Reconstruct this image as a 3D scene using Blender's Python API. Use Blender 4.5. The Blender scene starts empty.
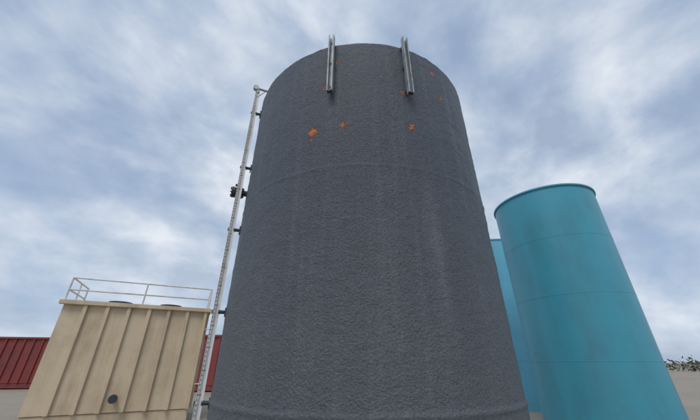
import bpy, bmesh, math, random
from mathutils import Vector, noise, Matrix
random.seed(4)
R=math.radians
scene=bpy.context.scene
scene.view_settings.view_transform='Standard'
scene.view_settings.look='None'
scene.view_settings.exposure=0

# ---------------------------------------------------------------- helpers
def new_mat(name):
    m=bpy.data.materials.new(name); m.use_nodes=True
    nt=m.node_tree; b=nt.nodes['Principled BSDF']
    return m,nt,b
def N(nt,t,**kw):
    n=nt.nodes.new(t)
    for k,v in kw.items(): setattr(n,k,v)
    return n
def noise_node(nt,vec,scale,detail=4,rough=.55,dist=0):
    n=N(nt,'ShaderNodeTexNoise'); n.inputs['Scale'].default_value=scale
    n.inputs['Detail'].default_value=detail; n.inputs['Roughness'].default_value=rough
    n.inputs['Distortion'].default_value=dist
    if vec is not None: nt.links.new(vec,n.inputs['Vector'])
    return n.outputs['Fac']
def mapping(nt,vec,scale=(1,1,1),rot=(0,0,0),loc=(0,0,0)):
    m=N(nt,'ShaderNodeMapping'); m.inputs['Scale'].default_value=scale
    m.inputs['Rotation'].default_value=rot; m.inputs['Location'].default_value=loc
    nt.links.new(vec,m.inputs['Vector']); return m.outputs[0]
def ramp(nt,fac,stops):
    r=N(nt,'ShaderNodeValToRGB'); e=r.color_ramp.elements
    while len(e)<len(stops): e.new(.5)
    for el,(p,c) in zip(e,stops):
        el.position=p; el.color=(c[0],c[1],c[2],1) if hasattr(c,'__len__') else (c,c,c,1)
    nt.links.new(fac,r.inputs[0]); return r.outputs[0]
def math_(nt,op,a,b=None,clamp=False):
    m=N(nt,'ShaderNodeMath',operation=op); m.use_clamp=clamp
    for i,v in enumerate((a,b)):
        if v is None: continue
        if isinstance(v,(int,float)): m.inputs[i].default_value=v
        else: nt.links.new(v,m.inputs[i])
    return m.outputs[0]
def mix(nt,f,a,b,blend='MIX'):
    m=N(nt,'ShaderNodeMix',data_type='RGBA',blend_type=blend)
    for k,v in ((0,f),(6,a),(7,b)):
        if isinstance(v,(int,float)): m.inputs[k].default_value=v
        elif isinstance(v,tuple): m.inputs[k].default_value=(*v,1)
        else: nt.links.new(v,m.inputs[k])
    return m.outputs[2]
def bump(nt,b,h,strength=.5,dist=.01,prev=None):
    n=N(nt,'ShaderNodeBump'); n.inputs['Strength'].default_value=strength
    n.inputs['Distance'].default_value=dist; nt.links.new(h,n.inputs['Height'])
    if prev is not None: nt.links.new(prev,n.inputs['Normal'])
    if b is not None: nt.links.new(n.outputs[0],b.inputs['Normal'])
    return n.outputs[0]
def objco(nt): return N(nt,'ShaderNodeTexCoord').outputs['Object']

def painted(name,col,dirt=(.12,.09,.06),rough=.45,amt=.5,metal=0,sc=3,streak=True):
    m,nt,b=new_mat(name); co=objco(nt)
    f=noise_node(nt,mapping(nt,co,(1,1,.12 if streak else 1)),sc*2,6,.65)
    f2=noise_node(nt,co,sc,5,.6)
    fac=math_(nt,'MULTIPLY',ramp(nt,math_(nt,'MULTIPLY',f,f2),[(.2,0),(.42,1)]),amt)
    nt.links.new(mix(nt,fac,tuple(col),tuple(dirt)),b.inputs['Base Color'])
    b.inputs['Roughness'].default_value=rough; b.inputs['Metallic'].default_value=metal
    bump(nt,b,noise_node(nt,co,30,3),.15,.004)
    return m

def obj_from_bm(name,bm,mat=None,parent=None,smooth=False):
    me=bpy.data.meshes.new(name); bm.normal_update(); bm.to_mesh(me); bm.free()
    o=bpy.data.objects.new(name,me); scene.collection.objects.link(o)
    if mat: me.materials.append(mat)
    if smooth:
        for p in me.polygons: p.use_smooth=True
    if parent: o.parent=parent
    return o
def empty(name,loc=(0,0,0),rz=0):
    e=bpy.data.objects.new(name,None); e.location=loc; e.rotation_euler=(0,0,rz)
    scene.collection.objects.link(e); return e
def box(bm,c,s,rz=0,bev=0):
    M=Matrix.Translation(c)@Matrix.Rotation(rz,4,'Z')@Matrix.Diagonal((*s,1))
    r=bmesh.ops.create_cube(bm,size=1,matrix=M)
    if bev:
        es=list({e for v in r['verts'] for e in v.link_edges})
        bmesh.ops.bevel(bm,geom=es,offset=bev,segments=2,affect='EDGES')
def cyl(bm,a,b,r,r2=None,seg=16):
    a=Vector(a); b=Vector(b); d=b-a
    M=Matrix.Translation((a+b)/2)@d.to_track_quat('Z','Y').to_matrix().to_4x4()
    bmesh.ops.create_cone(bm,cap_ends=True,segments=seg,radius1=r,radius2=r if r2 is None else r2,depth=d.length,matrix=M)

# ---------------------------------------------------------------- main tank geometry
RT,HT=2.36,6.70
AX=R(2.45)
C=Vector((0.25,5.835,0))
u=Vector((-math.sin(AX),-math.cos(AX),0)); v=Vector((math.cos(AX),-math.sin(AX),0))
def P(phi,r,z):
    p=R(phi); q=C+r*(math.cos(p)*u+math.sin(p)*v); q.z=z; return q
def L(phi,r,z): # local to tank centre
    return P(phi,r,z)-C
def rad_angle(phi): # z rotation so that local +X points radially outward
    d=P(phi,1,0)-C; return math.atan2(d.y,d.x)

# coating material
m_coat,nt,b=new_mat('sprayed_foam_coating'); co=objco(nt)
big=noise_node(nt,mapping(nt,co,(1,1,.55)),1.0,5,.55)
streak=noise_node(nt,mapping(nt,co,(1,1,.04)),6.5,6,.7)
fine=noise_node(nt,co,42,4,.78)
speck=noise_node(nt,co,110,2,.6)
base=ramp(nt,big,[(.3,(.058,.072,.094)),(.7,(.075,.091,.115))])
base=mix(nt,math_(nt,'MULTIPLY',ramp(nt,streak,[(.50,0),(.75,1)]),.45),base,(.175,.19,.212))
base=mix(nt,math_(nt,'MULTIPLY',ramp(nt,fine,[(.40,1),(.52,0)]),.68),base,(.028,.035,.046))
base=mix(nt,math_(nt,'MULTIPLY',ramp(nt,speck,[(.55,0),(.68,1)]),.42),base,(.24,.26,.285))
# chalky run-off stain under the right-hand rail
ps=L(24,RT,0)
sep=N(nt,'ShaderNodeSeparateXYZ'); nt.links.new(co,sep.inputs[0])
wob=noise_node(nt,mapping(nt,co,(1,1,.3)),3,4,.6)
dx=math_(nt,'ABSOLUTE',math_(nt,'ADD',math_(nt,'SUBTRACT',sep.outputs[0],ps.x),math_(nt,'MULTIPLY',math_(nt,'SUBTRACT',wob,.5),.35)))
band=math_(nt,'SUBTRACT',1,math_(nt,'MULTIPLY',dx,6),True)
zz=math_(nt,'SUBTRACT',1,math_(nt,'MULTIPLY',math_(nt,'ABSOLUTE',math_(nt,'SUBTRACT',sep.outputs[2],2.9)),.75),True)
stn=math_(nt,'MULTIPLY',math_(nt,'MULTIPLY',band,zz),math_(nt,'MULTIPLY',streak,.7))
base=mix(nt,stn,base,(.27,.285,.30))
# light bounced off the ground, painted into the lower wall colour
low=N(nt,'ShaderNodeMapRange'); nt.links.new(sep.outputs[2],low.inputs[0])
low.inputs[1].default_value=4.4; low.inputs[2].default_value=.4; low.inputs[3].default_value=0; low.inputs[4].default_value=.42
base=mix(nt,math_(nt,'MULTIPLY',low.outputs[0],math_(nt,'ADD',big,.5)),base,(.19,.20,.21))
# torn spots showing the orange foam
spots=[(-17.9,4.76,.075,.095),(-6.2,4.79,.05,.065),(19.3,4.82,.05,.085),(-8.7,6.2,.033,.048),(17.6,5.53,.055,.04),
       (37.7,5.76,.036,.048),(34.5,6.32,.042,.055),(-13.9,5.62,.033,.045),(-18.6,4.62,.03,.04),(-4.9,4.83,.03,.03)]
wn=N(nt,'ShaderNodeTexNoise'); wn.inputs['Scale'].default_value=13; wn.inputs['Detail'].default_value=5; wn.inputs['Roughness'].default_value=.75
nt.links.new(co,wn.inputs['Vector'])
w1=N(nt,'ShaderNodeVectorMath',operation='SUBTRACT'); nt.links.new(wn.outputs['Color'],w1.inputs[0]); w1.inputs[1].default_value=(.5,.5,.5)
w2=N(nt,'ShaderNodeVectorMath',operation='SCALE'); nt.links.new(w1.outputs[0],w2.inputs[0]); w2.inputs['Scale'].default_value=.34
w3=N(nt,'ShaderNodeVectorMath',operation='ADD'); nt.links.new(co,w3.inputs[0]); nt.links.new(w2.outputs[0],w3.inputs[1])
cur=None
for (ph,z,rx,rz_) in spots:
    c=L(ph,RT,z)
    s=N(nt,'ShaderNodeVectorMath',operation='SUBTRACT'); nt.links.new(w3.outputs[0],s.inputs[0]); s.inputs[1].default_value=c
    d=N(nt,'ShaderNodeVectorMath',operation='DIVIDE'); nt.links.new(s.outputs[0],d.inputs[0]); d.inputs[1].default_value=(rx,rx*1.3,rz_)
    l=N(nt,'ShaderNodeVectorMath',operation='LENGTH'); nt.links.new(d.outputs[0],l.inputs[0])
    cur=l.outputs['Value'] if cur is None else math_(nt,'MINIMUM',cur,l.outputs['Value'])
mask=ramp(nt,math_(nt,'MULTIPLY',cur,.5),[(.42,1),(.50,0)])
rim=ramp(nt,math_(nt,'MULTIPLY',cur,.5),[(.50,1),(.62,0)])
foam=ramp(nt,noise_node(nt,co,34,4,.7),[(.36,(.13,.028,.008)),(.50,(.60,.13,.014)),(.70,(.82,.36,.10))])
base=mix(nt,math_(nt,'MULTIPLY',rim,.6),base,(.03,.032,.036))
base=mix(nt,mask,base,foam)
nt.links.new(base,b.inputs['Base Color'])
rr=ramp(nt,big,[(.3,.40),(.7,.54)])
nt.links.new(rr,b.inputs['Roughness'])
b.inputs['Specular IOR Level'].default_value=.5
n1=bump(nt,None,noise_node(nt,co,14,2,.5,.2),.35,.03)
n2=bump(nt,None,noise_node(nt,co,36,3,.65),1.0,.026,n1)
n3=bump(nt,None,noise_node(nt,co,95,2,.6),.7,.009,n2)
bump(nt,b,math_(nt,'SUBTRACT',1,mask),.8,.03,n3)

tank=empty('storage_tank',C)
# shell
prof=[]
z=0.0
while z<HT-.05: prof.append((RT,z)); z+=.022
for k in range(7):
    a=R(90*k/6); prof.append((RT-.05+.05*math.cos(a),HT-.05+.05*math.sin(a)))
for r_ in (2.1,1.7,1.2,.7,.3,.02): prof.append((r_,HT+ (RT-r_)*.06))
SEG=560
bm=bmesh.new(); rings=[]
for (r_,z) in prof:
    ring=[]
    for i in range(SEG):
        ph=360*i/SEG; q=L(ph,1,0); q.z=0
        p=Vector((q.x*r_,q.y*r_,z))
        if r_>2.2:
            n=noise.noise(p*2.2)*.008+noise.noise(p*7)*.004+noise.noise(p*15)*.0045
            for zs,amp,w in ((4.05,.008,.018),(1.12,.016,.025)):
                wz=zs+noise.noise(Vector((q.x*3,q.y*3,zs)))*.018
                n+=amp*math.exp(-((z-wz)/w)**2)+ (.003 if z<wz else 0)
            p.x+=q.x*n; p.y+=q.y*n
            if z>HT-.06: p.z+=noise.noise(p*5)*.014
        ring.append(bm.verts.new(p))
    rings.append(ring)
for a,b_ in zip(rings,rings[1:]):
    for i in range(SEG):
        j=(i+1)%SEG; bm.faces.new((a[i],a[j],b_[j],b_[i]))
bm.faces.new(rings[-1])
bmesh.ops.recalc_face_normals(bm,faces=bm.faces)
obj_from_bm('shell',bm,m_coat,tank,True)

m_galv=painted('weathered_galvanised_steel',(.42,.43,.44),(.10,.10,.10),.5,.6,.35,6)
m_rail=painted('weathered_rail_steel',(.36,.38,.40),(.08,.09,.10),.55,.8,.2,6)
m_dark=painted('coated_bracket_steel',(.035,.045,.06),(.10,.09,.08),.5,.5)
m_white=painted('gauge_board_white',(.76,.76,.74),(.36,.28,.20),.5,.6)
m_black=painted('black_marking',(.02,.02,.02),(.05,.05,.05),.6,.3)

# two mounting rails (C-channels with the open side outwards)
for n_,ph in enumerate((-10.9,19.3)):
    bm=bmesh.new(); ra=rad_angle(ph)
    zc=(5.42+6.78)/2; h=6.78-5.42
    rd=(P(ph,1,0)-C).normalized(); tg=Vector((-rd.y,rd.x,0))
    box(bm,L(ph,RT+.075,zc),(.012,.092,h),ra)
    for s in (-1,1):
        box(bm,L(ph,RT+.111,zc)+tg*s*.043,(.06,.010,h),ra)
        box(bm,L(ph,RT+.143,zc)+tg*s*.036,(.008,.024,h),ra)
    o=obj_from_bm(f'rail_channel_{n_+1}',bm,m_rail,tank)
    bm=bmesh.new()
    for zz_ in (5.55,6.1,6.62):
        box(bm,L(ph,RT+.025,zz_),(.088,.07,.06),ra,.006)
        cyl(bm,L(ph,RT+.075,zz_),L(ph,RT+.105,zz_),.014,seg=6)
    box(bm,L(ph,RT+.109,5.425),(.05,.07,.02),ra)
    obj_from_bm(f'rail_bracket_{n_+1}',bm,m_dark,tank)

# level gauge on the left side
G=-65.5; GR=2.505
rd=(P(G,1,0)-C).normalized(); tg=Vector((-rd.y,rd.x,0)); 
if tg.dot(u)<0: tg=-tg       # tg points towards the viewer side
ra=rad_angle(G)
bm=bmesh.new()
z0,z1=.5,7.05
pc=L(G,GR,(z0+z1)/2)
box(bm,pc,(.085,.008,z1-z0),ra)
for s in (-1,1): box(bm,pc+rd*s*.0445+tg*.002,(.006,.030,z1-z0),ra)
obj_from_bm('gauge_board',bm,m_white,tank)
bm=bmesh.new(); k=0; z=z0+.1
while z<z1-.05:
    ln=.05 if k%5==0 else .025
    box(bm,L(G,GR,z)+tg*.006+rd*(.04-ln/2),(ln,.004,.008 if k%5==0 else .005),ra); z+=.06; k+=1
obj_from_bm('gauge_ticks',bm,m_black,tank)
bm=bmesh.new()
cyl(bm,L(G,GR+.012,z0)+tg*.022,L(G,GR+.012,7.1)+tg*.022,.005,seg=8)
# pulley head, elbow and arm across to the roof
cyl(bm,L(G,GR,7.0),L(G,GR,7.14),.03)
cyl(bm,L(G,GR+.05,7.13),L(G,RT-.55,7.13),.026)
cyl(bm,L(G,RT-.52,7.15),L(G,RT-.52,6.7),.026)
cyl(bm,L(G,GR+.05,7.13)+tg*.04,L(G,GR+.05,7.13)-tg*.04,.06,seg=20)
cyl(bm,L(G,RT-.5,7.13)+tg*.03,L(G,RT-.5,7.13)-tg*.03,.05,seg=20)
cyl(bm,L(G,GR,6.86),L(G,RT-.03,7.13),.010)
obj_from_bm('gauge_head_pipework',bm,m_galv,tank)
bm=bmesh.new()
for z in (6.40,4.99,3.68,2.3,1.1):
    cyl(bm,L(G,RT-.05,z),L(G,GR-.03,z),.028)
    box(bm,L(G,RT+.012,z),(.02,.12,.13),ra,.004)
    box(bm,L(G,GR,z)-tg*.012,(.13,.014,.065),ra,.003)
    cyl(bm,L(G,GR-.06,z)+tg*.03,L(G,GR-.06,z)-tg*.05,.014,seg=8)
obj_from_bm('gauge_brackets',bm,m_dark,tank)
# flanged nozzle with valve
bm=bmesh.new(); F=-69
fr=(P(F,1,0)-C).normalized()
def nz(r_): return L(F,r_,4.5)
cyl(bm,nz(RT-.1),nz(RT+.27),.055,seg=24)
for a in (.085,.125,.215,.25):
    cyl(bm,nz(RT+a),nz(RT+a+.028),.105,seg=28)
ft=Vector((-fr.y,fr.x,0))
for i in range(8):
    a=R(45*i+22); o=(ft*math.cos(a)+Vector((0,0,1))*math.sin(a))*.083
    cyl(bm,nz(RT+.06)+o,nz(RT+.178)+o,.011,seg=6)
    cyl(bm,nz(RT+.195)+o,nz(RT+.30)+o,.011,seg=6)
cyl(bm,nz(RT+.185),nz(RT+.185)+Vector((0,0,.17)),.02)
cyl(bm,nz(RT+.185)+Vector((0,0,.15)),nz(RT+.185)+Vector((0,0,.165)),.05,seg=20)
obj_from_bm('flanged_nozzle',bm,m_dark,tank)
# roof vent and hatch
bm=bmesh.new()
cyl(bm,(0,0,HT+.1),(0,0,HT+.32),.09); cyl(bm,(0,0,HT+.32),(0,0,HT+.38),.15,.05,24)
cyl(bm,(-.8,.9,HT),(-.8,.9,HT+.2),.25,seg=28)
obj_from_bm('roof_hatch',bm,m_dark,tank)
bm=bmesh.new(); cyl(bm,(0,0,-.02),(0,0,.10),RT+.18,seg=96)
obj_from_bm('base_pad',bm,painted('concrete',(.36,.35,.33),(.16,.14,.11),.9,.6,streak=False),tank)

# ---------------------------------------------------------------- teal tanks
def teal_tank(pos,rad,h,col,yaw):
    e=empty('teal_storage_tank',pos,yaw)
    m=painted('teal_paint',col,(col[0]*.9+.015,col[1]*.72,col[2]*.70),.4,.7,sc=1.0)
    bm=bmesh.new(); prof=[(rad+.02,0),(rad+.02,.08)]
    for i in range(1,5):
        z=h*i/4
        if i<4: prof+=[(rad,z-.010),(rad+.004,z-.006),(rad+.004,z+.006),(rad,z+.010)]
    prof+=[(rad,h-.05),(rad+.04,h-.05),(rad+.04,h),(rad-.02,h),(.01,h+rad*.13)]
    rings=[[bm.verts.new((r_*math.cos(2*math.pi*i/128),r_*math.sin(2*math.pi*i/128),z)) for i in range(128)] for r_,z in prof]
    for a,b_ in zip(rings,rings[1:]):
        for i in range(128):
            j=(i+1)%128; bm.faces.new((a[i],a[j],b_[j],b_[i]))
    bm.faces.new(rings[-1]); o=obj_from_bm('shell',bm,m,e,True)
    md=o.modifiers.new('es','EDGE_SPLIT'); md.split_angle=R(25)
    bm=bmesh.new(); cyl(bm,(0,-rad-.16,.75),(0,-rad+.3,.75),.3,seg=32); cyl(bm,(0,-rad-.2,.75),(0,-rad-.16,.75),.38,seg=32)
    for i in range(16):
        a=2*math.pi*i/16; cyl(bm,(.34*math.cos(a),-rad-.23,.75+.34*math.sin(a)),(.34*math.cos(a),-rad-.13,.75+.34*math.sin(a)),.016,seg=6)
    obj_from_bm('manway',bm,m,e)
    bm=bmesh.new()
    cyl(bm,(0,0,h),(0,0,h+rad*.13+.25),.08); cyl(bm,(0,0,h+rad*.13+.25),(0,0,h+rad*.13+.3),.16)
    obj_from_bm('roof_vent',bm,m,e)
    return e
teal_tank((6.72,9.45,0),1.5,6.5,(.06,.34,.45),R(130))
teal_tank((6.9,15.5,0),2.4,6.7,(.16,.50,.66),R(120))

# ---------------------------------------------------------------- frac tanks (ribbed steel boxes)
def frac_tank(name,corner,yaw,length,h,depth,col,dirt,rail=True):
    e=empty(name,corner,yaw)
    m=painted(name+'_paint',col,dirt,.55,.6,sc=1.2)
    bm=bmesh.new()
    box(bm,(-length/2,depth/2,.35+(h-.35)/2),(length,depth,h-.35),0,.01)
    x=-.05
    while x>-length+.03:     # vertical ribs on front, back
        box(bm,(x,-.045,.35+(h-.35)/2),(.10,.09,h-.352),0,.008)
        box(bm,(x,depth+.045,.35+(h-.35)/2),(.10,.09,h-.352),0,.008); x-=.55
    y=.25
    while y<depth: box(bm,(.04,y,.35+(h-.35)/2),(.08,.1,h-.36),0,.008); y+=.5
    box(bm,(-length/2,-.06,h+.04),(length+.2,.14,.12),0,.01)
    box(bm,(-length/2,depth+.06,h+.04),(length+.2,.14,.12),0,.01)
    box(bm,(.04,depth/2,h+.04),(.14,depth-.02,.118),0,.01)
    box(bm,(-length/2,.12,.2),(length,.18,.28),0,.01); box(bm,(-length/2,depth-.12,.2),(length,.18,.28),0,.01)
    obj_from_bm('body',bm,m,e)
    bm=bmesh.new()
    for x in (-1.2,-length+1.2): cyl(bm,(x,.9,h),(x,.9,h+.2),.28,seg=28); cyl(bm,(x,.9,h+.2),(x,.9,h+.25),.34,seg=28)
    obj_from_bm('roof_hatches',bm,m_dark,e)
    if rail:
        bm=bmesh.new(); zt=h+.75
        n=max(2,int(length/1.5))
        for i in range(n+1):
            x=-i*length/n; cyl(bm,(x,-.05,h),(x,-.05,zt),.024)
        for z in (h+.4,zt): cyl(bm,(.02,-.05,z),(-length,-.05,z),.024); cyl(bm,(0,-.05,z),(0,depth*.7,z),.024); cyl(bm,(-length,-.05,z),(-length,depth*.7,z),.024)
        for y in (.35*depth,.7*depth):
            cyl(bm,(0,y,h),(0,y,zt),.024); cyl(bm,(-length,y,h),(-length,y,zt),.024)
        # end ladder
        for s in (-.05,.35): cyl(bm,(.22,s,.3),(.22,s,zt),.024)
        z=.5
        while z<zt-.3: cyl(bm,(.22,-.05,z),(.22,.35,z),.014,seg=8); z+=.3
        for z in (1.0,2.6): cyl(bm,(0,.0,z),(.22,0,z),.018)
        obj_from_bm('handrail',bm,m_white,e)
    # outlet valve
    bm=bmesh.new(); cyl(bm,(-length*.5,-.3,.7),(-length*.5,0,.7),.06); cyl(bm,(-length*.5,-.33,.7),(-length*.5,-.29,.7),.11)
    obj_from_bm('outlet_valve',bm,m_dark,e)
    return e
frac_tank('beige_frac_tank',(-4.9,10.9,0),R(26),3.9,3.15,2.4,(.68,.55,.38),(.34,.23,.14))
frac_tank('red_frac_tank',(-4.5,21.5,0),R(4),11,3.1,2.5,(.30,.055,.055),(.10,.045,.045),False)
frac_tank('red_frac_tank.001',(-19.0,24,0),R(12),11,3.1,2.5,(.26,.045,.04),(.09,.04,.04),False)

# ---------------------------------------------------------------- ground
m_g,nt,b=new_mat('caliche_gravel'); co=objco(nt)
g1=noise_node(nt,co,.35,6,.6); g2=noise_node(nt,co,18,6,.75)
gc=ramp(nt,g1,[(.3,(.27,.22,.165)),(.7,(.40,.34,.265))])
gc=mix(nt,.55,gc,ramp(nt,g2,[(.3,(.16,.14,.115)),(.7,(.46,.41,.34))]))
nt.links.new(gc,b.inputs['Base Color']); b.inputs['Roughness'].default_value=.95
vr=N(nt,'ShaderNodeTexVoronoi'); vr.inputs['Scale'].default_value=22; nt.links.new(co,vr.inputs['Vector'])
n1=bump(nt,None,vr.outputs['Distance'],.6,.02); bump(nt,b,g1,.5,.15,n1)
bm=bmesh.new(); S=1500
vs=[bm.verts.new(p) for p in ((-S,-S,0),(S,-S,0),(S,S,0),(-S,S,0))]; bm.faces.new(vs)
obj_from_bm('ground',bm,m_g)

# distant scrub line
m_s,nt,b=new_mat('scrub_foliage'); co=objco(nt)
nt.links.new(ramp(nt,noise_node(nt,co,.8,4),[(.35,(.035,.05,.025)),(.65,(.09,.10,.05))]),b.inputs['Base Color']); b.inputs['Roughness'].default_value=.9
bm=bmesh.new()
for i in range(420):
    a=R(random.uniform(-75,75)); d=random.uniform(90,150)
    cx,cy=d*math.sin(a),d*math.cos(a); w=random.uniform(1.5,4); h=random.uniform(1.0,2.6)
    for k in range(60):
        t=Vector((random.gauss(0,.45),random.gauss(0,.45),abs(random.gauss(.4,.3))))
        p=Vector((cx+t.x*w,cy+t.y*w,t.z*h)); s=random.uniform(.15,.5)
        tri=[bm.verts.new(p+Vector((random.uniform(-s,s),random.uniform(-s,s),random.uniform(-s,s)))) for _ in range(3)]
        bm.faces.new(tri)
obj_from_bm('distant_scrub',bm,m_s)

# ---------------------------------------------------------------- sky and sun
SUN_EL,SUN_AZ=R(55),R(195)   # azimuth measured clockwise from +Y
w=bpy.data.worlds.new('World'); scene.world=w; w.use_nodes=True; nt=w.node_tree
bg=nt.nodes['Background']; bg.inputs['Strength'].default_value=.1
sky=N(nt,'ShaderNodeTexSky',sky_type='NISHITA'); sky.sun_disc=False; sky.sun_elevation=SUN_EL; sky.sun_rotation=SUN_AZ
sky.air_density=1.0; sky.dust_density=1.5
tc=N(nt,'ShaderNodeTexCoord').outputs['Generated']
sp=N(nt,'ShaderNodeSeparateXYZ'); nt.links.new(tc,sp.inputs[0])
den=math_(nt,'ADD',math_(nt,'MAXIMUM',sp.outputs[2],0),.55)
cb=N(nt,'ShaderNodeCombineXYZ')
nt.links.new(math_(nt,'DIVIDE',sp.outputs[0],den),cb.inputs[0]); nt.links.new(math_(nt,'DIVIDE',sp.outputs[1],den),cb.inputs[1])
nt.links.new(math_(nt,'MULTIPLY',sp.outputs[2],.8),cb.inputs[2])
pl=mapping(nt,cb.outputs[0],(1.0,1.0,1),(0,0,R(35)),(5.1,1.7,0))
ca=noise_node(nt,pl,2.4,9,.52,.2)
cbn=noise_node(nt,mapping(nt,pl,(1.2,.9,1),(0,0,R(20)),(2,4,3)),4.6,10,.54,.15)
maskc=ramp(nt,ca,[(.36,.35),(.56,1)])
cc=ramp(nt,cbn,[(.34,(3.6,4.5,6.0)),(.46,(4.7,5.6,7.0)),(.57,(6.2,6.9,8.0)),(.70,(8.0,8.5,9.1))])
hz=ramp(nt,sp.outputs[2],[(.0,1),(.5,0)])
cc=mix(nt,math_(nt,'MULTIPLY',hz,.45),cc,(7.4,8.1,9.0))
blue=mix(nt,.65,sky.outputs[0],(3.1,4.5,6.8))
nt.links.new(mix(nt,maskc,blue,cc),bg.inputs['Color'])

sl=bpy.data.lights.new('sun','SUN'); sl.energy=1.25; sl.angle=R(22); sl.color=(1,.97,.92)
so=bpy.data.objects.new('sun',sl); scene.collection.objects.link(so)
d=Vector((math.sin(SUN_AZ)*math.cos(SUN_EL),math.cos(SUN_AZ)*math.cos(SUN_EL),math.sin(SUN_EL)))
so.rotation_euler=d.to_track_quat('Z','Y').to_euler(); so.location=(0,-5,20)

# ---------------------------------------------------------------- camera
cam=bpy.data.cameras.new('camera'); cam.sensor_width=36; cam.lens=15.58; cam.clip_end=5000; cam.clip_start=.05
cobj=bpy.data.objects.new('camera',cam); scene.collection.objects.link(cobj)
cobj.location=(0,0,1.6); cobj.rotation_euler=(R(90+26.7),0,0)
scene.camera=cobj
